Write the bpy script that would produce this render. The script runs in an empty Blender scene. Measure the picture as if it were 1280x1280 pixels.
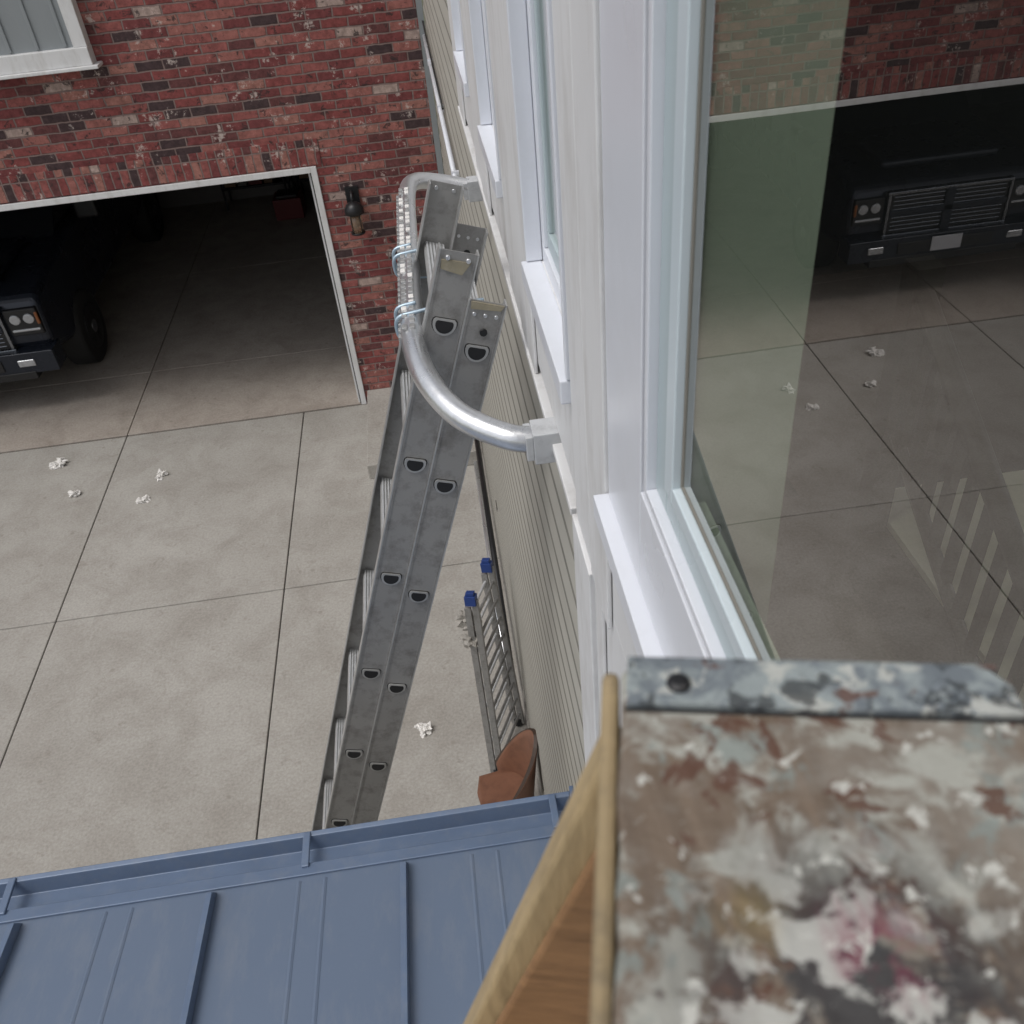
import bpy, bmesh, math, random
from mathutils import Vector, Matrix, noise
random.seed(7)
C=4.6
scene=bpy.context.scene
MATS={}
# ------------------------------------------------------------ materials
def nt(name):
    m=bpy.data.materials.new(name); m.use_nodes=True
    n=m.node_tree; b=n.nodes['Principled BSDF']
    return m,n,b
def N(t,ty,**kw):
    x=t.nodes.new(ty)
    for k,v in kw.items(): setattr(x,k,v)
    return x
def math_(t,op,a,b=None,c=None):
    x=t.nodes.new('ShaderNodeMath'); x.operation=op
    for i,v in enumerate((a,b,c)):
        if v is None: continue
        if isinstance(v,(int,float)): x.inputs[i].default_value=v
        else: t.links.new(v,x.inputs[i])
    return x.outputs[0]
def mixc(t,f,a,b,blend='MIX'):
    x=t.nodes.new('ShaderNodeMix'); x.data_type='RGBA'; x.blend_type=blend
    for s,v in ((0,f),(6,a),(7,b)):
        if isinstance(v,(int,float)): x.inputs[s].default_value=v
        elif isinstance(v,tuple): x.inputs[s].default_value=(*v,1) if len(v)==3 else v
        else: t.links.new(v,x.inputs[s])
    return x.outputs[2]
def noise_(t,vec,scale,detail=3,rough=.55,dist=0):
    x=N(t,'ShaderNodeTexNoise'); x.inputs['Scale'].default_value=scale
    x.inputs['Detail'].default_value=detail; x.inputs['Roughness'].default_value=rough
    x.inputs['Distortion'].default_value=dist
    if vec is not None: t.links.new(vec,x.inputs['Vector'])
    return x.outputs['Fac']
def ramp(t,f,stops,interp='LINEAR'):
    x=N(t,'ShaderNodeValToRGB'); cr=x.color_ramp; cr.interpolation=interp
    while len(cr.elements)<len(stops): cr.elements.new(.5)
    for e,(p,c) in zip(cr.elements,stops):
        e.position=p; e.color=(*c,1) if isinstance(c,tuple) else (c,c,c,1)
    t.links.new(f,x.inputs[0]); return x.outputs[0]
def coord(t,scale=None,kind='Object'):
    tc=N(t,'ShaderNodeTexCoord')
    if scale is None: return tc.outputs[kind]
    mp=N(t,'ShaderNodeMapping'); mp.inputs['Scale'].default_value=scale
    t.links.new(tc.outputs[kind],mp.inputs[0]); return mp.outputs[0]
def bump(t,b,h,strength=.3,dist=.01):
    x=N(t,'ShaderNodeBump'); x.inputs['Strength'].default_value=strength; x.inputs['Distance'].default_value=dist
    t.links.new(h,x.inputs['Height']); t.links.new(x.outputs[0],b.inputs['Normal'])
def simple(name,col,rough=.6,metal=0,var=.12,scale=8,bs=0,stretch=None,dirt=0,dirtcol=(.08,.07,.06),spec=None,dscale=2.3):
    m,t,b=nt(name); v=coord(t,stretch)
    f=noise_(t,v,scale,3,.6)
    c=mixc(t,f,tuple(x*(1-var) for x in col),tuple(min(1,x*(1+var)) for x in col))
    if dirt:
        d=noise_(t,v,scale*dscale,5,.7); d=ramp(t,d,[(.48,0.0),(.70,1.0)])
        d=math_(t,'MULTIPLY',d,dirt)
        c=mixc(t,d,c,dirtcol)
    t.links.new(c,b.inputs['Base Color'])
    r=math_(t,'MULTIPLY_ADD',f,.25,rough-.12); t.links.new(r,b.inputs['Roughness'])
    b.inputs['Metallic'].default_value=metal
    if spec is not None: b.inputs['Specular IOR Level'].default_value=spec
    if bs: bump(t,b,noise_(t,v,scale*12,2),bs,.002)
    MATS[name]=m; return m

simple('white_paint',(.70,.70,.70),.55,var=.05,scale=5,bs=.3,dirt=.45,dirtcol=(.42,.40,.37),stretch=(1,1,.3))
simple('white_vinyl',(.72,.74,.79),.3,var=.03,scale=4,dirt=.15,dirtcol=(.5,.5,.5))
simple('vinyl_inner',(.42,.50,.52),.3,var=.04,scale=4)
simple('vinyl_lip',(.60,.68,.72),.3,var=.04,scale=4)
simple('gasket',(.05,.05,.05),.6)
simple('siding',(.42,.405,.36),.6,var=.08,scale=3,bs=.25,dirt=.4,dirtcol=(.29,.275,.235),stretch=(1,.3,3))
simple('siding_edge_and_shade',(.20,.19,.165),.7,var=.2,scale=6)
simple('siding_gap_and_shade',(.08,.075,.065),.9)
simple('grey_siding',(.26,.28,.29),.6,var=.06,scale=3,bs=.2,stretch=(3,1,.3))
simple('alu',(.33,.325,.315),.5,metal=.5,var=.2,scale=5,bs=.25,dirt=.6,dirtcol=(.15,.14,.13),dscale=5)
simple('alu_bright',(.74,.75,.77),.3,metal=.85,var=.08,scale=9,bs=.15,dirt=.3,dirtcol=(.35,.35,.34))
simple('alu_side',(.50,.50,.49),.42,metal=.6,var=.15,scale=9,dirt=.4,dirtcol=(.2,.2,.19))
simple('rung_alu',(.60,.61,.62),.4,metal=.2,var=.12,scale=14,dirt=.3,dirtcol=(.25,.25,.24))
simple('zinc',(.40,.50,.58),.4,metal=.6,var=.1)
simple('cap_plastic',(.50,.51,.52),.5,var=.15,scale=20,dirt=.4,dirtcol=(.25,.25,.25))
simple('sticker',(.27,.24,.17),.6,var=.3,scale=30,dirt=.7,dirtcol=(.33,.30,.24))
simple('black',(.012,.012,.013),.5)
simple('black_metal',(.02,.02,.022),.4,metal=.3)
simple('blue_plastic',(.02,.05,.20),.45,var=.15)
simple('leather',(.20,.092,.055),.5,var=.25,scale=6,bs=.3,dirt=.5,dirtcol=(.10,.047,.03))
simple('chairwood',(.05,.03,.02),.5,var=.3,scale=10)
simple('rail_paint',(.06,.05,.045),.5,var=.2)
simple('paper',(.75,.73,.70),.8,var=.1,scale=30)
simple('rag',(.35,.33,.3),.9,var=.5,scale=30)
simple('carpaint',(.018,.022,.032),.28,metal=.3,var=.1,scale=3)
simple('chrome',(.22,.23,.25),.25,metal=.9,var=.03)
simple('carglass',(.01,.012,.015),.08)
simple('headlamp',(.45,.46,.48),.12,metal=.5,var=.3,scale=30)
simple('amber',(.25,.08,.02),.3)
simple('tyre',(.015,.015,.015),.8)
simple('plate',(.45,.45,.47),.4)
simple('drywall',(.62,.68,.56),.8,var=.04,dirt=.2,dirtcol=(.5,.5,.45))
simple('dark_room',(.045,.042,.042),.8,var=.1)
simple('lit_carpet',(.66,.60,.48),.9,var=.1,scale=50)
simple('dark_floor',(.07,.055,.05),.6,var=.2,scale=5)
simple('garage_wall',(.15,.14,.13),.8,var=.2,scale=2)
simple('cardboard',(.2,.13,.08),.8,var=.2)
simple('redbox',(.12,.015,.015),.5)
simple('soil',(.12,.13,.07),.9,var=.4,scale=2)
simple('groove',(.035,.032,.028),.95)
simple('shingle',(.06,.06,.065),.9,var=.3,scale=20)

def glass():
    m=bpy.data.materials.new('window_glass'); m.use_nodes=True; t=m.node_tree; t.nodes.clear()
    o=N(t,'ShaderNodeOutputMaterial'); g=N(t,'ShaderNodeBsdfGlossy'); tr=N(t,'ShaderNodeBsdfTransparent')
    g.inputs['Roughness'].default_value=.0; g.inputs['Color'].default_value=(.95,.93,.92,1)
    tr.inputs['Color'].default_value=(.85,.91,.85,1)
    lw=N(t,'ShaderNodeLayerWeight'); lw.inputs['Blend'].default_value=.5
    f3=math_(t,'POWER',lw.outputs['Facing'],3.0)
    f=math_(t,'MULTIPLY_ADD',f3,.75,.20); f=math_(t,'MINIMUM',f,.9)
    mx=N(t,'ShaderNodeMixShader'); t.links.new(f,mx.inputs[0]); t.links.new(tr.outputs[0],mx.inputs[1]); t.links.new(g.outputs[0],mx.inputs[2])
    bp=N(t,'ShaderNodeBump'); bp.inputs['Strength'].default_value=.03; bp.inputs['Distance'].default_value=.02
    t.links.new(noise_(t,coord(t),2.5,1),bp.inputs['Height']); t.links.new(bp.outputs[0],g.inputs['Normal'])
    t.links.new(mx.outputs[0],o.inputs[0]); MATS['window_glass']=m
glass()
def lampglass():
    m,t,b=nt('lamp_glass'); b.inputs['Base Color'].default_value=(.55,.42,.30,1); b.inputs['Roughness'].default_value=.1
    b.inputs['Transmission Weight'].default_value=.7; MATS['lamp_glass']=m
lampglass()
def brick(name,swap=False):
    m,t,b=nt(name); v=coord(t)
    wob=N(t,'ShaderNodeTexNoise'); wob.inputs['Scale'].default_value=14; wob.inputs['Detail'].default_value=1; t.links.new(v,wob.inputs['Vector'])
    vs=N(t,'ShaderNodeVectorMath',operation='MULTIPLY_ADD'); t.links.new(wob.outputs['Color'],vs.inputs[0]); vs.inputs[1].default_value=(.014,.014,.014); t.links.new(v,vs.inputs[2])
    s=N(t,'ShaderNodeSeparateXYZ'); t.links.new(vs.outputs[0],s.inputs[0])
    w,h=.205,.0715
    A,Bc=(s.outputs[0],s.outputs[2]) if not swap else (s.outputs[2],s.outputs[0])
    a=math_(t,'DIVIDE',A,w); bb=math_(t,'DIVIDE',Bc,h)
    row=math_(t,'FLOOR',bb)
    off=math_(t,'FRACT',math_(t,'MULTIPLY',row,.5)) if not swap else 0.0
    ao=math_(t,'ADD',a,off); col=math_(t,'FLOOR',ao)
    fa=math_(t,'FRACT',ao); fb=math_(t,'FRACT',bb)
    da=math_(t,'MULTIPLY',math_(t,'MINIMUM',fa,math_(t,'SUBTRACT',1.0,fa)),w)
    db=math_(t,'MULTIPLY',math_(t,'MINIMUM',fb,math_(t,'SUBTRACT',1.0,fb)),h)
    d=math_(t,'MINIMUM',da,db)
    mask=N(t,'ShaderNodeMapRange',interpolation_type='SMOOTHSTEP'); mask.inputs[1].default_value=.004; mask.inputs[2].default_value=.008; t.links.new(d,mask.inputs[0]); mask=mask.outputs[0]
    cv=N(t,'ShaderNodeCombineXYZ'); t.links.new(col,cv.inputs[0]); t.links.new(row,cv.inputs[1])
    wn=N(t,'ShaderNodeTexWhiteNoise',noise_dimensions='2D'); t.links.new(cv.outputs[0],wn.inputs['Vector'])
    bc=ramp(t,wn.outputs['Value'],[(0,(.25,.072,.068)),(.20,(.31,.105,.095)),(.40,(.20,.06,.06)),(.56,(.35,.14,.12)),(.70,(.15,.058,.057)),(.81,(.075,.048,.05)),(.89,(.37,.17,.14)),(.965,(.44,.33,.29))],'CONSTANT')
    n1=noise_(t,v,26,4,.7); bc=mixc(t,.85,bc,ramp(t,n1,[(.25,.45),(.7,1.25)]),'MULTIPLY')
    n2=noise_(t,v,6.5,5,.82); wsp=ramp(t,n2,[(.59,0.0),(.635,.9)]); bc=mixc(t,wsp,bc,(.52,.44,.40))
    n3=noise_(t,v,12,4,.8,.5); dsp=ramp(t,n3,[(.575,0.0),(.63,.85)]); bc=mixc(t,dsp,bc,(.045,.034,.034))
    c=mixc(t,mask,mixc(t,n1,(.14,.09,.082),(.32,.24,.22)),bc)
    t.links.new(c,b.inputs['Base Color']); b.inputs['Roughness'].default_value=.85; b.inputs['Specular IOR Level'].default_value=.25
    bump(t,b,mask,.9,.010)
    MATS[name]=m
brick('brick'); brick('brick_soldier',True)
def concrete(name,a,bcol,dark):
    m,t,b=nt(name); v=coord(t)
    n1=noise_(t,v,.6,3,.6,.3); n2=noise_(t,v,2.6,6,.72,.5); n3=noise_(t,v,55,3,.7); n4=noise_(t,v,9,5,.75,1.0)
    c=mixc(t,ramp(t,n1,[(.35,0.0),(.65,1.0)]),a,bcol)
    c=mixc(t,math_(t,'MULTIPLY',ramp(t,n2,[(.42,0.0),(.72,1.0)]),.5),c,dark)
    c=mixc(t,math_(t,'MULTIPLY',ramp(t,n4,[(.58,0.0),(.70,1.0)]),.45),c,dark)
    c=mixc(t,.5,c,ramp(t,n3,[(.3,.62),(.7,1.22)]),'MULTIPLY')
    vo=N(t,'ShaderNodeTexVoronoi'); vo.inputs['Scale'].default_value=4.2; t.links.new(v,vo.inputs['Vector'])
    sp=ramp(t,vo.outputs['Distance'],[(.04,1.0),(.09,0.0)]); c=mixc(t,math_(t,'MULTIPLY',sp,.5),c,dark)
    t.links.new(c,b.inputs['Base Color']); b.inputs['Roughness'].default_value=.8; b.inputs['Specular IOR Level'].default_value=.3
    bump(t,b,noise_(t,v,55,2),.3,.004)
    MATS[name]=m
concrete('concrete',(.36,.342,.312),(.42,.402,.37),(.235,.208,.18))
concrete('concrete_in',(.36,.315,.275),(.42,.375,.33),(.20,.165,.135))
def roofm():
    m,t,b=nt('blue_metal'); v=coord(t)
    f=noise_(t,v,2,3); c=mixc(t,f,(.118,.158,.23),(.15,.193,.268))
    d=noise_(t,coord(t,(1,.3,1)),18,5,.75); c=mixc(t,math_(t,'MULTIPLY',ramp(t,d,[(.5,0.0),(.72,1.0)]),.4),c,(.21,.235,.275))
    t.links.new(c,b.inputs['Base Color']); b.inputs['Roughness'].default_value=.4; b.inputs['Metallic'].default_value=.1
    bump(t,b,noise_(t,v,3,1),.2,.012); MATS['blue_metal']=m
roofm()
simple('blue_trim',(.125,.172,.26),.4,metal=.1,var=.15,scale=12,dirt=.3,dirtcol=(.22,.24,.27))
def splat(name,base1,base2,metal=False):
    m,t,b=nt(name); v=coord(t); vl=coord(t,(30,2.0,6))
    g=noise_(t,vl,9,4,.7); c=mixc(t,g,base1,base2)
    def patch(c,scale,lo,hi,col,amt=1,dist=.4,off=0,region=None):
        mp=N(t,'ShaderNodeMapping'); mp.inputs['Location'].default_value=(off,off*1.7,off*.6); tc=N(t,'ShaderNodeTexCoord'); t.links.new(tc.outputs['Object'],mp.inputs[0])
        f=noise_(t,mp.outputs[0],scale,5,.66,dist); f=ramp(t,f,[(lo,0.0),(hi,1.0)]); f=math_(t,'MULTIPLY',f,amt)
        if region is not None: f=math_(t,'MULTIPLY',f,region)
        return mixc(t,f,c,col)
    tc=N(t,'ShaderNodeTexCoord')
    def reg(p,r0,r1):
        vd=N(t,'ShaderNodeVectorMath',operation='DISTANCE'); t.links.new(tc.outputs['Object'],vd.inputs[0]); vd.inputs[1].default_value=p
        dd=math_(t,'MULTIPLY_ADD',g,.02,vd.outputs['Value']); return ramp(t,dd,[(r0,1.0),(r1,0.0)])
    if not metal:
        c=patch(c,20,.44,.58,(.25,.23,.20),.7,off=3)
        c=patch(c,48,.49,.57,(.38,.385,.345),.85,off=11)
        c=patch(c,36,.55,.60,(.22,.255,.24),.75,off=17)
        c=patch(c,42,.58,.61,(.10,.045,.028),.9,off=23)
        c=patch(c,30,.61,.65,(.05,.045,.042),.85,off=31)
        R1=reg((.066,.070,C-.2),.030,.060)
        c=patch(c,55,.40,.48,(.035,.033,.035),.95,off=51,region=R1)
        c=patch(c,60,.52,.56,(.44,.44,.41),.95,off=61,region=R1)
        R2=reg((.073,.083,C-.2),.012,.024)
        c=patch(c,70,.46,.52,(.20,.035,.07),.75,off=71,region=R2)
        R3=reg((.049,.096,C-.2),.006,.02)
        c=mixc(t,math_(t,'MULTIPLY',R3,.35),c,(.35,.25,.05))
        c=patch(c,110,.61,.64,(.52,.52,.48),.9,off=41)
    else:
        c=patch(c,45,.48,.55,(.30,.34,.34),.8,off=11)
        c=patch(c,70,.54,.58,(.45,.46,.43),.9,off=17)
        c=patch(c,50,.59,.62,(.11,.05,.035),.85,off=23)
        c=patch(c,90,.56,.60,(.03,.033,.036),.8,off=81)
    t.links.new(c,b.inputs['Base Color']); b.inputs['Roughness'].default_value=.6
    bump(t,b,noise_(t,v,70,3,.7),.6,.002); MATS[name]=m
splat('splat_wood',(.085,.062,.045),(.22,.165,.12))
splat('splat_metal',(.10,.12,.14),(.21,.24,.26),True)
simple('pale_wood',(.44,.33,.18),.55,var=.3,scale=6,stretch=(12,12,1.2),bs=.3,dirt=.6,dirtcol=(.20,.14,.07))
simple('side_wood',(.33,.25,.14),.6,var=.35,scale=16,bs=.3,dirt=.9,dirtcol=(.14,.115,.08),dscale=3)
simple('ply_wood',(.30,.165,.075),.6,var=.5,scale=7,stretch=(3,3,20),bs=.3,dirt=.45,dirtcol=(.10,.05,.025))

# ------------------------------------------------------------ mesh builder
class B:
    def __init__(s): s.bm=bmesh.new(); s.m=[]
    def mi(s,n):
        if n not in s.m: s.m.append(n)
        return s.m.index(n)
    def poly(s,vs,mat,smooth=False):
        f=s.bm.faces.new([s.bm.verts.new(v) for v in vs]); f.material_index=s.mi(mat); f.smooth=smooth; return f
    def box(s,a,b,mat,M=None):
        x0,y0,z0=[min(p,q) for p,q in zip(a,b)]; x1,y1,z1=[max(p,q) for p,q in zip(a,b)]
        P=[Vector(p) for p in ((x0,y0,z0),(x1,y0,z0),(x1,y1,z0),(x0,y1,z0),(x0,y0,z1),(x1,y0,z1),(x1,y1,z1),(x0,y1,z1))]
        if M: P=[M@p for p in P]
        V=[s.bm.verts.new(p) for p in P]
        for q in ((0,3,2,1),(4,5,6,7),(0,1,5,4),(1,2,6,5),(2,3,7,6),(3,0,4,7)):
            f=s.bm.faces.new([V[i] for i in q]); f.material_index=s.mi(mat)
    def prism(s,pts,vec,mat,smooth=False):
        vec=Vector(vec); A=[s.bm.verts.new(Vector(p)) for p in pts]; D=[s.bm.verts.new(Vector(p)+vec) for p in pts]
        n=len(pts); k=s.mi(mat)
        f=s.bm.faces.new(A); f.material_index=k
        f=s.bm.faces.new(D[::-1]); f.material_index=k
        for i in range(n):
            f=s.bm.faces.new([A[i],D[i],D[(i+1)%n],A[(i+1)%n]]); f.material_index=k; f.smooth=smooth
    def tube(s,path,r,mat,seg=12,caps=True,flat=1.0):
        path=[Vector(p) for p in path]; rings=[]; up=None; k=s.mi(mat)
        for i,p in enumerate(path):
            d=(path[min(i+1,len(path)-1)]-path[max(i-1,0)]).normalized()
            if up is None:
                up=Vector((0,0,1)) if abs(d.z)<.9 else Vector((1,0,0))
            a=(up-d*up.dot(d)).normalized(); up=a; b=d.cross(a)
            rr=r[i] if isinstance(r,(list,tuple)) else r
            rings.append([s.bm.verts.new(p+a*math.cos(2*math.pi*j/seg)*rr+b*math.sin(2*math.pi*j/seg)*rr*flat) for j in range(seg)])
        for i in range(len(rings)-1):
            for j in range(seg):
                f=s.bm.faces.new([rings[i][j],rings[i][(j+1)%seg],rings[i+1][(j+1)%seg],rings[i+1][j]]); f.material_index=k; f.smooth=True
        if caps:
            f=s.bm.faces.new(rings[0][::-1]); f.material_index=k
            f=s.bm.faces.new(rings[-1]); f.material_index=k
    def done(s,name,bevel=0,parent=None,seg=2):
        bmesh.ops.recalc_face_normals(s.bm,faces=s.bm.faces[:])
        me=bpy.data.meshes.new(name); s.bm.to_mesh(me); s.bm.free()
        for n in s.m: me.materials.append(MATS[n])
        o=bpy.data.objects.new(name,me); scene.collection.objects.link(o)
        if bevel:
            md=o.modifiers.new('bevel','BEVEL'); md.width=bevel; md.segments=seg; md.limit_method='ANGLE'; md.angle_limit=math.radians(40)
        if parent: o.parent=parent
        return o
def empty(name):
    e=bpy.data.objects.new(name,None); scene.collection.objects.link(e); return e
def smoothpath(pts,n=8):
    P=[Vector(p) for p in pts]; P=[P[0]*2-P[1]]+P+[P[-1]*2-P[-2]]; out=[]
    for i in range(1,len(P)-2):
        for k in range(n):
            t=k/n; a,b,c,d=P[i-1],P[i],P[i+1],P[i+2]
            out.append(.5*((2*b)+(-a+c)*t+(2*a-5*b+4*c-d)*t*t+(-a+3*b-3*c+d)*t**3))
    out.append(P[-2]); return out

# ------------------------------------------------------------ ground & driveway
b=B(); b.poly([(-400,-400,-.06),(400,-400,-.06),(400,400,-.06),(-400,400,-.06)],'soil'); b.done('ground')
b=B()
b.box((-16,-14,-.05),(.17,7.74,-.012),'groove')
xs=[-16,-13.5,-11.7,-10.0,-8.3,-6.6,-4.93,-3.22,-1.50,.17]; ys=[-14,-11,-8,-5.2,-2.6,0,2.62,5.2,7.74]
for i in range(len(xs)-1):
    for j in range(len(ys)-1):
        g=.004
        b.box((xs[i]+g,ys[j]+g,-.045),(xs[i+1]-g,ys[j+1]-g,0),'concrete')
b.done('driveway',.007)
b=B(); b.box((-.85,6.46,0.001),(.165,7.742,.15),'concrete'); b.done('concrete_step',.01)

# ------------------------------------------------------------ brick garage
G=empty('brick_garage'); Y=7.75; OX=-.93; OL=-6.6; OH=2.25
b=B()
b.box((OX+.05,Y,0),(.11,Y+.25,7.2),'brick')
b.box((-12,Y,0),(OL-.05,Y+.25,7.2),'brick')
b.box((OL-.05,Y,OH+.05),(OX+.05,Y+.25,7.2),'brick')
b.done('front_wall',parent=G)
b=B(); b.box((OL-.05,Y-.012,OH+.062),(OX+.10,Y-.001,OH+.062+.2),'brick_soldier'); b.done('soldier_course',parent=G)
b=B()
b.box((OX,Y-.02,0.003),(OX+.05,Y+.28,OH+.05),'white_paint')
b.box((OL-.06,Y-.02,0.003),(OL,Y+.28,OH+.05),'white_paint')
b.box((OL,Y-.02,OH),(OX,Y+.28,OH+.05),'white_paint')
b.box((OX-.03,Y+.03,0.003),(OX-.001,Y+.28,OH-.001),'white_paint')
b.box((OX-.012,Y+.001,0.004),(OX-.0015,Y+.029,OH-.001),'black')
b.done('door_trim',.004,G)
b=B()
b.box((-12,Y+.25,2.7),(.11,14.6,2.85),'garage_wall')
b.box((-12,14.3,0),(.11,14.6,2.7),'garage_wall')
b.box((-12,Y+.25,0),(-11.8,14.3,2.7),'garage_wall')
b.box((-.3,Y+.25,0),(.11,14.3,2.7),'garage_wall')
b.box((-12,Y+.25,2.85),(-11.8,14.6,7.2),'grey_siding')
b.box((-12,14.4,2.85),(.11,14.6,7.2),'grey_siding')
b.prism([(-12.3,Y-.4,7.1),(-12.3,11.2,9.2),(-12.3,15,7.1),(-12.3,15,7.0),(-12.3,Y-.4,7.0)],(12.7,0,0),'shingle')
b.done('interior_walls',parent=G)
b=B()
b.box((-11.8,Y+.004,-.05),(-.3,14.3,-.012),'groove')
gx=[-11.8,-8.3,-6.6,-4.93,-3.22,-.3]; gy=[7.752,9.0,11.6,14.3]
for i in range(5):
    for j in range(3):
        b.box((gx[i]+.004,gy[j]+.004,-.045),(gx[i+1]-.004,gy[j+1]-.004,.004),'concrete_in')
b.done('garage_floor',.005,G)
b=B(); bx=-2.32; by=Y-.10; bz=3.25
b.box((-5.2,by+.02,bz+.1),(bx-.08,Y-.002,5.6),'grey_siding')
for i in range(14):
    x=bx-.16-i*.2; b.box((x-.012,by+.008,bz+.13),(x+.012,by+.0195,5.6),'grey_siding')
b.box((-5.3,by-.03,bz),(bx,Y-.003,bz+.12),'white_paint')
b.box((bx-.10,by-.012,bz+.121),(bx-.002,Y-.003,5.6),'white_paint')
b.box((-5.35,by-.06,bz-.025),(bx+.04,Y-.003,bz-.001),'white_paint')
b.done('bay_siding',.004,G)

b=B(); sx,sz,sy=-.63,1.93,Y
b.box((sx-.055,sy-.025,sz-.02),(sx+.055,sy-.002,sz+.17),'black_metal')
b.tube(smoothpath([(sx,sy-.02,sz+.10),(sx,sy-.09,sz+.15),(sx,sy-.14,sz+.12),(sx,sy-.14,sz+.07)],5),.012,'black_metal')
b.tube([(sx,sy-.14,sz+.09),(sx,sy-.14,sz+.065),(sx,sy-.14,sz+.03),(sx,sy-.14,sz-.01)],[.02,.06,.08,.082],'black_metal',20)
b.tube([(sx,sy-.14,sz-.01),(sx,sy-.14,sz-.17)],.05,'lamp_glass',20)
b.tube([(sx,sy-.14,sz-.03),(sx,sy-.14,sz-.06),(sx,sy-.14,sz-.10),(sx,sy-.14,sz-.12)],[.012,.022,.028,.01],'amber',12)
for a in range(4):
    ca,sa=math.cos(a*math.pi/2+.78)*.055,math.sin(a*math.pi/2+.78)*.055
    b.tube([(sx+ca,sy-.14+sa,sz),(sx+ca,sy-.14+sa,sz-.175)],.004,'black_metal',6)
b.tube([(sx,sy-.14,sz-.17),(sx,sy-.14,sz-.185)],.06,'black_metal',20)
b.done('wall_lantern')

b=B()
for x0 in (-3.0,-1.9):
    for z in (.3,.9,1.5,2.05): b.box((x0,13.8,z),(x0+1.0,14.25,z+.03),'black_metal')
    for xx in (x0,x0+.97):
        for yy in (13.8,14.2): b.box((xx,yy,0.005),(xx+.03,yy+.03,2.1),'black_metal')
    for z in (.33,.93,1.53):
        x=x0+.05
        while x<x0+.75:
            w=random.uniform(.12,.25); b.box((x,13.84,z+.002),(x+w,14.1,z+random.uniform(.15,.4)),random.choice(['cardboard','redbox','garage_wall','black','cardboard'])); x+=w+.03
b.done('storage_shelf',.003)
b=B()
b.box((-2.2,13.1,.01),(-1.8,13.5,.3),'redbox'); b.box((-2.15,13.15,.3),(-1.85,13.45,.34),'black')
b.tube([(-1.98,13.2,.34),(-1.98,13.15,.6),(-1.98,13.3,.65)],.015,'black_metal'); b.done('tool_chest',.01)

# ------------------------------------------------------------ pickup truck
T=empty('pickup_truck'); fx0,fx1=-5.88,-3.82; fy=8.5; cx=(fx0+fx1)/2
b=B()
prof=[(0.06,.62),(0.0,.75),(0.02,1.12),(.10,1.20),(.6,1.27),(1.35,1.33),(5.6,1.33),(5.6,.55),(.5,.5)]
b.prism([(fx0+.03,fy+p[0],p[1]) for p in prof],(fx1-fx0-.06,0,0),'carpaint')
b.done('body',.07,T,4)
b=B()
b.box((cx-.62,fy+.25,1.27),(cx+.62,fy+1.3,1.36),'carpaint'); b.done('hood_bulge',.04,T,3)
b=B()
gh=[(1.25,1.30),(1.95,1.88),(2.15,1.93),(3.4,1.93),(3.75,1.30)]
b.prism([(fx0+.14,fy+p[0],p[1]) for p in gh],(fx1-fx0-.28,0,0),'carglass')
b.box((fx0+.17,fy+2.05,1.91),(fx1-.17,fy+3.35,1.96),'carpaint')
b.done('cab',.06,T,3)
b=B()
b.box((fx0+.42,fy-.035,.72),(fx1-.42,fy+.03,1.14),'black')
for i in range(9): b.box((fx0+.45,fy-.045,.75+i*.042),(fx1-.45,fy-.03,.762+i*.042),'chrome')
b.box((fx0+.38,fy-.055,1.12),(fx1-.38,fy+.02,1.15),'chrome'); b.box((fx0+.38,fy-.055,.69),(fx1-.38,fy+.02,.715),'chrome')
for x in (fx0+.38,fx1-.42): b.box((x,fy-.05,.7),(x+.03,fy+.02,1.15),'chrome')
for x in (cx-.05,): b.box((x,fy-.06,.7),(x+.1,fy+.02,1.13),'carpaint')
b.box((fx0+.42,fy-.06,.90),(fx1-.42,fy+.02,.96),'carpaint')
b.done('grille',.010,T)
b=B()
b.box((fx0+.02,fy-.13,.48),(fx1-.02,fy+.12,.70),'carpaint')
b.box((fx0+.25,fy-.14,.42),(fx1-.25,fy+.05,.50),'black')
b.box((cx-.5,fy-.145,.53),(cx+.5,fy-.12,.65),'black')
b.box((cx-.16,fy-.16,.53),(cx+.16,fy-.146,.68),'plate')
for x in (fx0+.22,fx1-.38): b.box((x,fy-.142,.56),(x+.16,fy-.11,.63),'headlamp')
b.done('bumper',.03,T,3)
b=B()
for x,sgn in ((fx0+.06,1),(fx1-.37,-1)):
    b.box((x,fy-.02,.83),(x+.31,fy+.10,1.10),'black')
    for k in (.07,.2): b.tube([(x+k+.02,fy-.035,1.0),(x+k+.02,fy+.02,1.0)],.052,'headlamp',18)
    b.box((x+.02,fy-.028,.87),(x+.29,fy+.05,.90),'headlamp')
    ax=x if sgn>0 else x+.28
    b.box((ax,fy-.024,.93),(ax+.03,fy+.05,1.06),'amber')
b.done('headlights',.012,T,3)
b=B()
for wy in (fy+.98,fy+4.5):
    for x0,x1,xo in ((fx0-.01,fx0+.26,fx0-.015),(fx1-.26,fx1+.01,fx1+.015)):
        b.tube([(x0,wy,.405),(x0+.03,wy,.405),(x1-.03,wy,.405),(x1,wy,.405)],[.36,.40,.40,.36],'tyre',32)
        b.tube([(xo-.006,wy,.405),(xo+.006,wy,.405)],.24,'black_metal',24)
        b.tube([(xo-.012,wy,.405),(xo+.012,wy,.405)],.07,'chrome',16)
        for k in range(5):
            a=k*2*math.pi/5; yy,zz=math.cos(a)*.15,math.sin(a)*.15
            b.tube([(xo-.009,wy+yy,.405+zz),(xo+.009,wy+yy,.405+zz)],.05,'black',12)
b.done('wheels',0,T)
b=B()
for x0,x1 in ((fx0-.22,fx0+.02),(fx1-.02,fx1+.22)): b.box((x0,fy+1.75,1.30),(x1,fy+1.85,1.55),'black')
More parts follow.
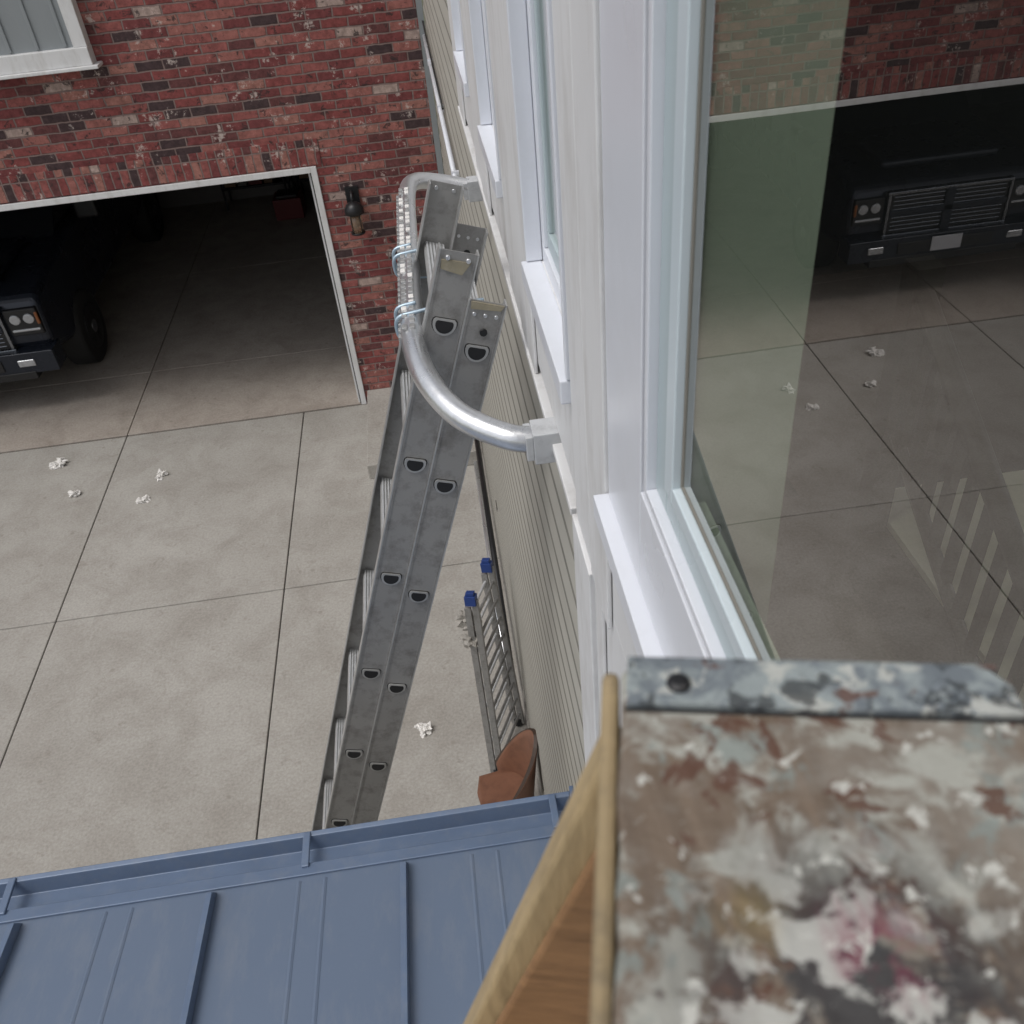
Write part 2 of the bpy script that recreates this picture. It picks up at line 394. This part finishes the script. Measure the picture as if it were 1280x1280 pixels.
b.done('mirrors',.03,T)

# ------------------------------------------------------------ siding house
H=empty('siding_house')
ZS=C-.596; ZT=6.35; ZB=C-.79; TX=.143; WX=.150; YE=3.18
wins=[(-1.1,.75),(.99,1.38),(1.77,2.16),(2.55,2.94)]
b=B()
edges=[-3]+[v for w in wins for v in w]+[YE]
for i in range(0,len(edges),2): b.box((WX,edges[i],ZS),(.30,edges[i+1],ZT),'white_paint')
b.box((WX,-3,ZB),(.30,YE,ZS-.001),'white_paint'); b.box((WX,-3,ZT),(.30,YE,7.0),'white_paint')
b.box((WX,-3,0),(.30,.93,ZB-.001),'white_paint')
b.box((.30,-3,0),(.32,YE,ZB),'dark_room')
b.done('white_wall',parent=H)
b=B()
for (g0,g1) in ((.75,.99),(1.38,1.77),(2.16,2.55)):
    m_=(g0+g1)/2
    b.box((TX,g0+.006,ZB-.02),(WX-.001,m_-.006,ZT),'white_paint'); b.box((TX+.002,m_+.006,ZB-.02),(WX-.001,g1-.006,ZT),'white_paint')
b.box((TX,2.943,ZB-.02),(WX-.001,YE,ZT),'white_paint')
b.box((TX-.004,1.0,ZB-.035),(.165,YE+.01,ZB-.021),'white_paint')
b.box((TX-.004,.86,0.02),(.2,.99,ZB-.022),'white_paint')
b.box((TX+.001,.80,0.02),(WX-.001,.845,ZB-.022),'white_paint')
for yy in (.58,.28,-.02,-.32,-.62,-.92,-1.3,-1.7): b.box((TX,yy-.02,0.02),(WX-.001,yy+.02,ZS-.06),'white_paint')
b.done('trim_boards',.003,H)
# big near window
b=B()
a0,c0=-1.1,.75; XB=.1665
b.box((.146,c0-.143,ZS),(XB,c0-.001,ZT),'white_vinyl'); b.box((.146,a0+.001,ZS),(XB,a0+.143,ZT),'white_vinyl')
b.box((.146,a0+.1435,ZS),(XB,c0-.1435,ZS+.112),'white_vinyl'); b.box((.146,a0+.1435,ZT-.1),(XB,c0-.1435,ZT),'white_vinyl')
b.box((.130,a0-.02,ZS-.03),(.149,c0+.004,ZS-.001),'white_vinyl')
y1=c0-.144; y0_=a0+.144; z1=ZS+.113; z2=ZT-.101
def ring(ya,yb,za,w,wz,x,mat):
    b.box((x,yb-w,za),(XB,yb,z2),mat); b.box((x,ya,za),(XB,ya+w,z2),mat)
    b.box((x,ya+w+.0003,za),(XB,yb-w-.0003,za+wz),mat)
ring(y0_,y1-.0005,z1+.0005,.003,.003,.150,'gasket')
ring(y0_+.004,y1-.004,z1+.004,.009,.007,.1475,'white_vinyl')
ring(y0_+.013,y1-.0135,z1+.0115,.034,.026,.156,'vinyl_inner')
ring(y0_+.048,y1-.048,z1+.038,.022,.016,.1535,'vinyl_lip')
ring(y0_+.071,y1-.0705,z1+.0545,.004,.004,.1598,'siding_edge_and_shade')
gy1=y1-.0745; gz=z1+.0585
b.done('picture_window_frame',.0012,H)
b=B(); b.poly([(.1610,y0_+.06,gz-.002),(.1610,gy1+.002,gz-.002),(.1610,gy1+.002,z2),(.1610,y0_+.06,z2)],'window_glass'); b.done('picture_window_pane',parent=H)
b=B()
for (a,c) in wins[1:]:
    b.box((TX-.010,a+.002,ZS-.035),(.166,c-.001,ZS),'white_vinyl')
    b.box((TX-.002,c-.010,ZS+.001),(.1675,c+.0,ZT),'white_vinyl')
    b.box((TX-.002,a,ZS+.001),(.1675,a+.010,ZT),'white_vinyl')
    b.box((.168,a+.002,ZS-.01),(.225,c-.001,ZS+.03),'white_vinyl')
    b.box((.168,c-.035,ZS+.0305),(.225,c-.001,ZT),'white_vinyl'); b.box((.168,a+.001,ZS+.0305),(.225,a+.035,ZT),'white_vinyl')
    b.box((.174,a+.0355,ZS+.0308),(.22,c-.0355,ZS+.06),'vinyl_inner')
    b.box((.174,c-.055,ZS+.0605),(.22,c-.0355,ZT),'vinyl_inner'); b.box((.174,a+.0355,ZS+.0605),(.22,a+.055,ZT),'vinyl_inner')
    b.box((.166,a,ZT-.04),(.225,c,ZT),'white_vinyl')
b.done('window_frames',.002,H)
b=B()
for (a,c) in wins[1:]: b.poly([(.179,a+.04,ZS+.05),(.179,c-.04,ZS+.05),(.179,c-.04,ZT-.03),(.179,a+.04,ZT-.03)],'window_glass')
b.done('window_panes',parent=H)
b=B(); ex=.115
def laps(y0,y1,z0,z1):
    z=z0
    while z<z1-.02:
        zt=min(z+ex,z1); xe=.158+.018*.011/ex
        b.poly([(.158,y0,z+.002),(.158,y1,z+.002),(xe,y1,z+.013),(xe,y0,z+.013)],'siding_edge_and_shade')  # dark strip painted along each lap's lower edge as its shadow line
        b.poly([(xe,y0,z+.013),(xe,y1,z+.013),(.176,y1,zt),(.176,y0,zt)],'siding')
        b.poly([(.158,y0,z+.002),(.158,y1,z+.002),(.1765,y1,z+.001),(.1765,y0,z+.001)],'siding_gap_and_shade')  # lap underside, coloured dark for the shade beneath the board
        z+=ex
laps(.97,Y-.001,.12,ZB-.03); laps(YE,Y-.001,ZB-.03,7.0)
b.box((.178,.97,0),(.32,Y+.2,ZB-.01),'siding_gap_and_shade'); b.box((.178,YE,ZB-.01),(.32,Y+.2,7.0),'siding_gap_and_shade')
b.box((.150,.97,0.002),(.1775,Y-.001,.118),'concrete')
b.box((.112,Y-.06,.15),(.157,Y+.1,7.0),'grey_siding')
for yy in (2.7,4.6,6.3):
    z=.12+ex*random.randint(2,8); b.box((.156,yy,z+.008),(.168,yy+.003,z+.1),'siding_gap_and_shade')
b.done('lap_siding',parent=H)
b=B()
b.tube([(.140,4.3,3.17),(.140,7.7,3.17)],.013,'white_vinyl',10); b.tube([(.145,5.2,3.27),(.145,7.7,3.27)],.006,'black',8)
for y in (4.4,5.6,6.8): b.box((.125,y-.01,3.15),(.162,y+.01,3.19),'white_vinyl')
b.done('conduit',parent=H)
# interior room
b=B()
b.box((.322,-2.9,3.0),(3.6,3.1,3.05),'dark_floor'); b.box((1.04,.3,3.051),(2.1,1.78,3.07),'lit_carpet')  # pale carpet patch only where the floor looks lit; brightness is in its colour
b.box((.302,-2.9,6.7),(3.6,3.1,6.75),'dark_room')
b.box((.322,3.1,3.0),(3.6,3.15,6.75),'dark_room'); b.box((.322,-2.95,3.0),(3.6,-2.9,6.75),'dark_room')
b.box((3.6,-2.9,3.0),(3.65,3.1,3.2),'dark_room'); b.box((3.6,-2.9,6.2),(3.65,3.1,6.7),'dark_room'); b.box((3.6,-2.9,3.2),(3.65,-.5,6.2),'dark_room')  # unseen back wall with an added opening that lets daylight onto the floor
for (a,c) in wins[1:]:
    b.box((.2265,c-.001,ZS-.012),(.33,c+.02,ZT),'drywall'); b.box((.2265,a-.02,ZS-.012),(.33,a+.001,ZT),'drywall')
    b.box((.2265,a-.02,ZS-.03),(.335,c+.02,ZS-.012),'white_vinyl')
b.box((.1675,gy1+.003,ZS+.004),(.243,.86,ZT),'drywall')
b.box((.1675,-1.1,ZS+.002),(.1800,gy1+.002,gz-.02),'drywall')
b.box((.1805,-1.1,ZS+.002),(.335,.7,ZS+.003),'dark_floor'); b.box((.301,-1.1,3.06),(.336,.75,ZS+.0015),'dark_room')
b.done('room_shell',parent=H)
b=B()
def rp(y): return C-1.0+(y-1.49)*.6
b.tube([(1.0,.2,rp(.2)),(1.0,1.66,rp(1.66))],.024,'rail_paint',10)
b.tube([(1.0,.5,rp(.5)-.34),(1.0,1.66,rp(1.66)-.34)],.016,'rail_paint',10)
b.box((.97,1.64,3.051),(1.03,1.70,rp(1.66)+.06),'rail_paint')
for i in range(18):
    y=.42+i*.07
    z0=max(3.075,rp(y)-.34); b.box((.99,y-.011,z0),(1.01,y+.011,rp(y)),'rail_paint')
b.done('stair_railing',parent=H)
b=B(); b.box((.20,-3.2,7.0),(3.7,8.5,7.15),'white_paint'); b.prism([(-.05,-3.4,7.15),(3.9,-3.4,7.15),(1.9,-3.4,8.4)],(0,12,0),'shingle')
b.done('main_roof',parent=H)

# ------------------------------------------------------------ blue metal lower roof
R=empty('metal_porch_roof'); ye=1.10; ze=2.835; sl=.123
def rz(y): return ze+(ye-y)*sl
b=B(); XR=.138; XL=-4.3
b.prism([(XL,ye,ze-.02),(XL,ye,ze),(XL,-3.0,rz(-3.0)),(XL,-3.0,rz(-3.0)-.02)],(XR-XL,0,0),'blue_metal')
b.prism([(XL+.05,ye-.04,ze-.16),(XL+.05,ye-.04,ze-.022),(XL+.05,-2.98,rz(-2.98)-.022),(XL+.05,-2.98,rz(-2.98)-.2)],(XR-XL-.1,0,0),'white_paint')
b.done('roof_panels',parent=R)
b=B()
for x in [.120]+[-.247-.405*i for i in range(11)]:
    if x<XL: continue
    b.prism([(x-.006,ye-.035,rz(ye-.035)+.0005),(x-.006,ye-.05,rz(ye-.05)+.028),(x-.006,-3.0,rz(-3.0)+.028),(x-.006,-3.0,rz(-3.0)+.0005)],(.012,0,0),'blue_trim')
    for k in (.17,.225):
        b.prism([(x-k-.005,ye-.04,rz(ye-.04)+.0006),(x-k,ye-.04,rz(ye-.04)+.0022),(x-k+.005,ye-.04,rz(ye-.04)+.0006)],(0,-3.0-ye+.04,(3.0+ye-.04)*sl),'blue_metal')
b.done('standing_seams',.002,R)
b=B()
prof=[(ye-.03,ze+.010),(ye,ze+.006),(ye+.004,ze-.03),(ye+.055,ze-.034),(ye+.062,ze+.008),(ye+.074,ze+.010),(ye+.076,ze-.06),(ye-.02,ze-.07),(ye-.02,ze-.002),(ye-.03,ze+.004)]
b.prism([(XL-.02,p[0],p[1]) for p in prof],(XR+.008-XL,0,0),'blue_trim')
for x in (.085,-.46,-1.1,-1.75,-2.4): b.box((x-.008,ye-.012,ze+.006),(x+.008,ye+.07,ze+.014),'blue_trim')
b.box((XR-.012,ye-.03,ze-.07),(XR-.002,ye+.08,ze+.02),'blue_trim')
b.done('eave_gutter',.002,R)
b=B(); x=-4.1; b.box((x-.07,.9,0.002),(x+.07,1.04,ze-.165),'white_paint'); b.done('porch_post',.005,R)

# ------------------------------------------------------------ extension ladder
L=Vector((.315,0,.949)).normalized(); Nn=Vector((L.z,0,-L.x))
def LP(o,s,n,y): return Vector((o[0],y,C+o[1]))+L*s+Nn*n
FO=(-.0044,-.739); BO=(.047,-.797)
EL=empty('extension_ladder')
def rail(b,o,s0,s1,y,inn,mat='alu'):
    hw=.032; t=.003*inn; fl=.026*inn
    def bx(n0,n1,ya,yb,m=mat):
        b.prism([LP(o,s0,n0,ya),LP(o,s0,n1,ya),LP(o,s0,n1,yb),LP(o,s0,n0,yb)],L*(s1-s0),m)
    bx(-hw,hw,y,y+t)
    bx(-hw-.003,-hw,y-.002*inn,y+fl,'alu_side'); bx(hw,hw+.003,y-.002*inn,y+fl,'alu_side')
    bx(-hw+.0005,-hw+.004,y-.0015*inn,y); bx(hw-.004,hw-.0005,y-.0015*inn,y)
def Dshape(w,h):
    pts=[]
    for i in range(0,13):
        a=math.pi*i/12; pts.append((w*math.cos(a),h*.18-h*math.sin(a)*.78))
    pts+= [(-w*.96,h*.38),(-w*.8,h*.5),(w*.8,h*.5),(w*.96,h*.38)]
    return pts
def rungs(b,o,y0,y1,k0,k1,s_end):
    for k in range(k0,k1):
        s=-.305*k
        if s<s_end: break
        for (w,h,m,e) in ((.0235,.031,'black',.0012),(.0215,.029,'alu_side',.0045),(.0165,.022,'black',.0052)):
            if m!='black' or e>.002: b.prism([LP(o,s+q[1],q[0],y0-e) for q in Dshape(w,h)],(0,(y1-y0)+2*e,0),m)
            else:
                for yy,ee in ((y0,-e),(y1,e)): b.prism([LP(o,s+q[1],q[0],yy) for q in Dshape(w,h)],(0,ee,0),m)
        for j in range(6):
            b.prism([LP(o,s+.0147,-.019+j*.0068,y0+.01),LP(o,s+.0172,-.019+j*.0068,y0+.01),LP(o,s+.0172,-.0155+j*.0068,y0+.01),LP(o,s+.0147,-.0155+j*.0068,y0+.01)],(0,y1-y0-.02,0),'rung_alu')
yN,yF=1.475,1.83
b=B()
rail(b,FO,-3.3,.139,yN,1); rail(b,FO,-3.3,.139,yF,-1); rungs(b,FO,yN,yF,0,11,-3.2)
for yy,e in ((yN,-.0035),(yF,.0035)):
    b.prism([LP(FO,.105,-.026,yy),LP(FO,.122,-.028,yy),LP(FO,.124,.024,yy),LP(FO,.100,.012,yy)],(0,e,0),'sticker')
    for n in (-.018,.018): b.tube([LP(FO,.127,n,yy-.006),LP(FO,.127,n,yy+.006)],.004,'alu_bright',8)
b.done('fly_section',0,EL)
b=B()
rail(b,BO,-4.0,.10,yN-.006,1); rail(b,BO,-4.0,.10,yF+.006,-1); rungs(b,BO,yN-.006,yF+.006,0,13,-3.95)
for yy in (yN-.006,yF+.006):
    e=-.004 if yy<1.6 else .004
    b.prism([LP(BO,.084,-.028,yy),LP(BO,.098,-.03,yy),LP(BO,.098,.03,yy),LP(BO,.088,.026,yy)],(0,e,0),'sticker')
    for n in (-.02,.0,.02): b.tube([LP(BO,.075,n,yy-.005),LP(BO,.075,n,yy+.005)],.0035,'alu_bright',8)
    b.tube([LP(BO,.042,0.004,yy-.0045),LP(BO,.042,.004,yy+.0045)],.007,'black',10)
for yy,l in ((yN-.02,.06),(yF-.03,.06)):
    b.prism([LP(BO,-4.07,-.05,yy),LP(BO,-4.0,-.05,yy),LP(BO,-4.0,.05,yy),LP(BO,-4.07,.05,yy)],(0,l,0),'black')
b.done('base_section',0,EL)
b=B()
pth=smoothpath([(.12,1.19,C-.815),(.07,1.20,C-.807),(0,1.255,C-.79),(-.045,1.345,C-.768),(-.062,1.45,C-.757),(-.062,1.55,C-.755),(-.058,1.9,C-.765),(-.052,2.28,C-.775),(-.03,2.42,C-.79),(.03,2.49,C-.82),(.12,2.50,C-.85)],8)
b.tube(pth,.0215,'alu_bright',18)
y=1.47
while y<2.27:
    x=-.062+(y-1.5)*.012; z=C-.756-(y-1.5)*.024
    for dx in (-.011,.003):
        if random.random()<.85: b.box((x+dx-.006,y,z+.019),(x+dx+.004,y+.015,z+.0245),'paper' if random.random()<.35 else 'alu_side')
    b.box((x-.0255,y,z-.008),(x-.019,y+.013,z+.008),'alu_side')
    y+=.026
for (yc,zc) in ((1.19,C-.817),(2.50,C-.853)):
    b.box((.110,yc-.024,zc-.030),(.158,yc+.024,zc+.026),'cap_plastic'); b.box((.098,yc-.022,zc-.023),(.110,yc+.022,zc+.022),'cap_plastic')
for yb in (1.53,1.83):
    zc=C-.757-(yb-1.5)*.024
    b.tube(smoothpath([(.075,yb+.01,zc+.028),(.0,yb+.005,zc+.028),(-.05,yb,zc+.026),(-.085,yb,zc+.019),(-.091,yb,zc-.005),(-.082,yb,zc-.026),(-.04,yb,zc-.032),(.02,yb,zc-.036)],5),.004,'zinc',8)
    b.tube(smoothpath([(-.05,yb+.04,zc+.026),(-.085,yb+.04,zc+.019),(-.091,yb+.04,zc-.005),(-.082,yb+.04,zc-.026),(-.04,yb+.04,zc-.032),(.02,yb+.04,zc-.036)],5),.004,'zinc',8)
b.done('stabilizer_bar',.0015,EL)

# ------------------------------------------------------------ folded ladder leaning by the wall
b=B()
t1,t2=Vector((.055,3.76,1.22)),Vector((-.055,3.43,1.30)); q1,q2=Vector((.12,3.60,.02)),Vector((-.05,3.25,.02))
nv=((t2-t1).cross(q1-t1)).normalized()
if nv.x>0: nv=-nv
for (t_,q_) in ((t1,q1),(t2,q2)):
    for off in (0,.045):
        d=(t_-q_).normalized(); sd=(t2-t1).normalized()
        o_=q_+nv*off
        b.prism([o_-sd*.010-nv*.018,o_+sd*.010-nv*.018,o_+sd*.010+nv*.018,o_-sd*.010+nv*.018],(t_-q_)*(1-.04*(off>0)),'alu')
    c=t_+nv*.02; d=(t_-q_).normalized(); sd=(t2-t1).normalized()
    for (k0,k1,rr) in ((-.03,.03,.030),(.03,.05,.022)):
        b.prism([c+d*k0+sd*rr*.8+nv*rr,c+d*k0-sd*rr*.8+nv*rr,c+d*k0-sd*rr*.8-nv*rr,c+d*k0+sd*rr*.8-nv*rr],d*(k1-k0),'blue_plastic')
    c=q_+nv*.02
    b.tube([c-d*.01,c+d*.04],.026,'black',10)
for i in range(9):
    f=(i+.7)/9.5
    for off in (0,.045):
        b.tube([q1.lerp(t1,f)+nv*off,q2.lerp(t2,f)+nv*off],.009,'rung_alu' if off else 'alu',8)
b.done('folding_ladder',.002)
b=B()
random.seed(3)
def crumple(b,c,r,mat,n=2,amp=.5,fl=.7):
    bm2=bmesh.new(); bmesh.ops.create_icosphere(bm2,subdivisions=n,radius=r)
    off=Vector((random.random()*50,random.random()*50,0)); mp={}
    sx_,sy_=random.uniform(.6,1.3),random.uniform(.6,1.3)
    for v in bm2.verts:
        k=1+amp*noise.noise(v.co/r*1.6+off)*1.7+amp*.6*noise.noise(v.co/r*4+off)
        p=v.co*k; mp[v]=b.bm.verts.new(Vector(c)+Vector((p.x*sx_,p.y*sy_,p.z*fl)))
    for f in bm2.faces:
        g=b.bm.faces.new([mp[v] for v in f.verts]); g.material_index=b.mi(mat)
    bm2.free()
c=t2.lerp(q2,.12)+nv*.05
for k in range(5): crumple(b,c+Vector((random.uniform(-.02,.03),random.uniform(0,.08),-.03*k)),.04,'rag',3,.6,1)
b.done('hanging_rag')
b=B(); b.tube([(.10,3.75,.22),(.125,7.1,.30)],.022,'black_metal',12); b.tube([(.075,3.9,.025),(.09,7.3,.025)],.02,'alu_bright',12); b.done('metal_pipe')

# ------------------------------------------------------------ brown chair
b=B(); CH=Vector((-.035,2.84,0))
def shell(rad,z0,z1,a0,a1,th,mat,nseg=20,nz=8,flare=.05):
    grid=[]
    for layer in (0,1):
        g=[]
        for i in range(nseg+1):
            a=math.radians(a0+(a1-a0)*i/nseg); col=[]
            for j in range(nz+1):
                f=j/nz; edge=abs(i/nseg-.5)*2
                zt=z1-(z1-z0)*.85*edge**1.6
                z=z0+(zt-z0)*f; r=rad+flare*f-(th if layer else 0)
                col.append(b.bm.verts.new(CH+Vector((math.cos(a)*r,math.sin(a)*r*.9,z))))
            g.append(col)
        grid.append(g)
    k=b.mi(mat); kd=b.mi('chairwood')
    for l in (0,1):
        for i in range(nseg):
            for j in range(nz):
                f=b.bm.faces.new([grid[l][i][j],grid[l][i+1][j],grid[l][i+1][j+1],grid[l][i][j+1]]); f.material_index=k; f.smooth=True
    for i in range(nseg):
        for j in (0,nz):
            f=b.bm.faces.new([grid[0][i][j],grid[0][i+1][j],grid[1][i+1][j],grid[1][i][j]]); f.material_index=kd
    for i in (0,nseg):
        for j in range(nz):
            f=b.bm.faces.new([grid[0][i][j],grid[0][i][j+1],grid[1][i][j+1],grid[1][i][j]]); f.material_index=kd
shell(.15,.40,.88,-100,100,.02,'leather')
pts=[CH+Vector(p) for p in ((.14,.12,.38),(.15,0,.38),(.14,-.12,.38),(.0,-.14,.39),(-.13,-.10,.42),(-.15,0,.42),(-.13,.10,.42),(.0,.14,.39))]
b.prism(pts,(0,0,.045),'leather',True)
for sx2 in (-1,1):
    for sy2 in (-1,1):
        b.tube([CH+Vector((sx2*.10,sy2*.10,.40)),CH+Vector((sx2*.13,sy2*.15,0))],[.016,.011],'chairwood',10)
b.done('leather_chair')

for (x,y,n) in ((-3.80,7.38,4),(-3.50,6.82,4),(-2.72,6.94,2),(-2.83,6.61,2),(-.51,3.69,4)):
    b=B()
    for k in range(n):
        r=random.uniform(.022,.038); crumple(b,(x+random.uniform(-.04,.04),y+random.uniform(-.04,.04),r*.5),r,'paper',3,.85,.7)
    b.done('crumpled_paper')

# ------------------------------------------------------------ wooden stepladder in the foreground
S=empty('wooden_stepladder'); h=.200
o=Vector((.0360,.1715,C-h)); ua=Vector((.974,-.225,0)).normalized(); va=Vector((-.225,-.974,0)).normalized()
M=Matrix(((ua.x,va.x,0,o.x),(ua.y,va.y,0,o.y),(0,0,1,o.z),(0,0,0,1)))
W=.1055
b=B()
out=[]; nS=14
for i in range(nS+1): out.append((W*i/nS,0))
for i in range(1,30): out.append((W,.34*i/30))
for i in range(nS,-1,-1): out.append((W*i/nS,.34))
for i in range(29,0,-1): out.append((0,.34*i/30))
out=[(u+random.uniform(-.0005,.0005),v+random.uniform(-.0004,.0004)) for u,v in out]
b.prism([M@Vector((u,v,-.020)) for u,v in out],(0,0,.020),'splat_wood'); b.done('top_cap',.002,S,3)
b=B()
st=[(.002,-.0015)]+[(.002+(W-.006)*i/12,-.0012+random.uniform(-.0004,.0004)) for i in range(1,12)]+[(W-.006,.0),(W-.0015,.006),(W-.001,.0145)]+[(W-.001-(W-.003)*i/12,.0148+random.uniform(-.0005,.0005)) for i in range(1,12)]+[(.0015,.0150)]
b.prism([M@Vector((u,v,-.002)) for u,v in st],(0,0,.0046),'splat_metal'); b.box((.002,-.0035,-.05),(W-.003,-.002,.0010),'splat_metal',M)
for xx in (.016,.086): b.tube([M@Vector((xx,.0078,.002)),M@Vector((xx,.0078,.0036)),M@Vector((xx,.0078,.0044))],[.0036,.0033,.0016],'black_metal' if xx<.05 else 'splat_metal',12)
b.prism([M@Vector(p) for p in ((.0012,.0149,.0002),(W-.001,.0149,.0002),(W-.001,.0161,.0002),(.0012,.0161,.0002))],(0,0,.0006),'black')
b.done('metal_strap',.0008,S)
b=B()
b.box((-.0055,-.001,-.050),(-.0005,.34,-.0025),'side_wood',M)
def leg(u0,u1,v0,v1,z0,z1,sp,mat):
    P=[]
    for z in (z0,z1):
        du=sp*(z0-z)
        P.append([M@Vector((u0+du,v0,z)),M@Vector((u1+du,v0,z)),M@Vector((u1+du,v1,z)),M@Vector((u0+du,v1,z))])
    V=[[b.bm.verts.new(p) for p in r] for r in P]; k=b.mi(mat)
    for r in (V[0],V[1][::-1]): b.bm.faces.new(r).material_index=k
    for i in range(4): b.bm.faces.new([V[0][i],V[1][i],V[1][(i+1)%4],V[0][(i+1)%4]]).material_index=k
zb=-1.42
leg(-.0055,.010,.004,.017,-.021,zb,-.31,'pale_wood'); leg(-.0055,.018,.30,.318,-.021,zb,-.31,'pale_wood')
leg(.080,.102,.004,.022,-.021,zb,-.0,'pale_wood'); leg(.080,.102,.30,.318,-.021,zb,-.0,'pale_wood')
b.done('rails',.002,S)
b=B()
for i in range(5):
    z=-.28-i*.27; du=-.31*(-z)
    b.box((du-.02,.023,z),(du+.075,.299,z+.018),'ply_wood',M)
b.box((.081,.0225,-.5),(.1,.2995,-.46),'pale_wood',M)
g=[(-.004,-.05),(-.098,-.34),(.081,-.34),(.081,-.05)]
b.prism([M@Vector((p[0],.018,p[1])) for p in g],va*.004,'ply_wood')
b.done('treads',.002,S)

# ------------------------------------------------------------ camera
cam=bpy.data.cameras.new('camera'); co=bpy.data.objects.new('camera',cam); scene.collection.objects.link(co)
fwd=Vector((.043,.7793,-.625)).normalized(); rt=Vector((.989,-.1209,-.0826)); rt=(rt-fwd*rt.dot(fwd)).normalized(); up=rt.cross(fwd)
co.matrix_world=Matrix(((rt.x,up.x,-fwd.x,0),(rt.y,up.y,-fwd.y,0),(rt.z,up.z,-fwd.z,C),(0,0,0,1)))
cam.sensor_width=36; cam.lens=36*1128/1280; cam.clip_start=.02; cam.clip_end=2000
cam.dof.use_dof=True; cam.dof.focus_distance=2.0; cam.dof.aperture_fstop=15
scene.camera=co
# ------------------------------------------------------------ light
w=bpy.data.worlds.new('World'); scene.world=w; w.use_nodes=True; t=w.node_tree; bg=t.nodes['Background']
sd=Vector((-.45,-.25,1)).normalized()
sky=N(t,'ShaderNodeTexSky',sky_type='NISHITA'); sky.sun_disc=False
sky.sun_elevation=math.asin(sd.z); sky.sun_rotation=math.atan2(sd.x,sd.y); sky.dust_density=3; sky.air_density=1.0
hs=N(t,'ShaderNodeHueSaturation'); hs.inputs['Saturation'].default_value=.28
t.links.new(sky.outputs[0],hs.inputs['Color']); t.links.new(hs.outputs[0],bg.inputs['Color']); bg.inputs['Strength'].default_value=.145
sl_=bpy.data.lights.new('sun','SUN'); so=bpy.data.objects.new('sun',sl_); scene.collection.objects.link(so)
sl_.energy=1.1; sl_.angle=math.radians(30); sl_.color=(1,.97,.93)
so.rotation_euler=(-sd).to_track_quat('-Z','Y').to_euler()
scene.view_settings.view_transform='Standard'; scene.view_settings.look='None'; scene.view_settings.exposure=0
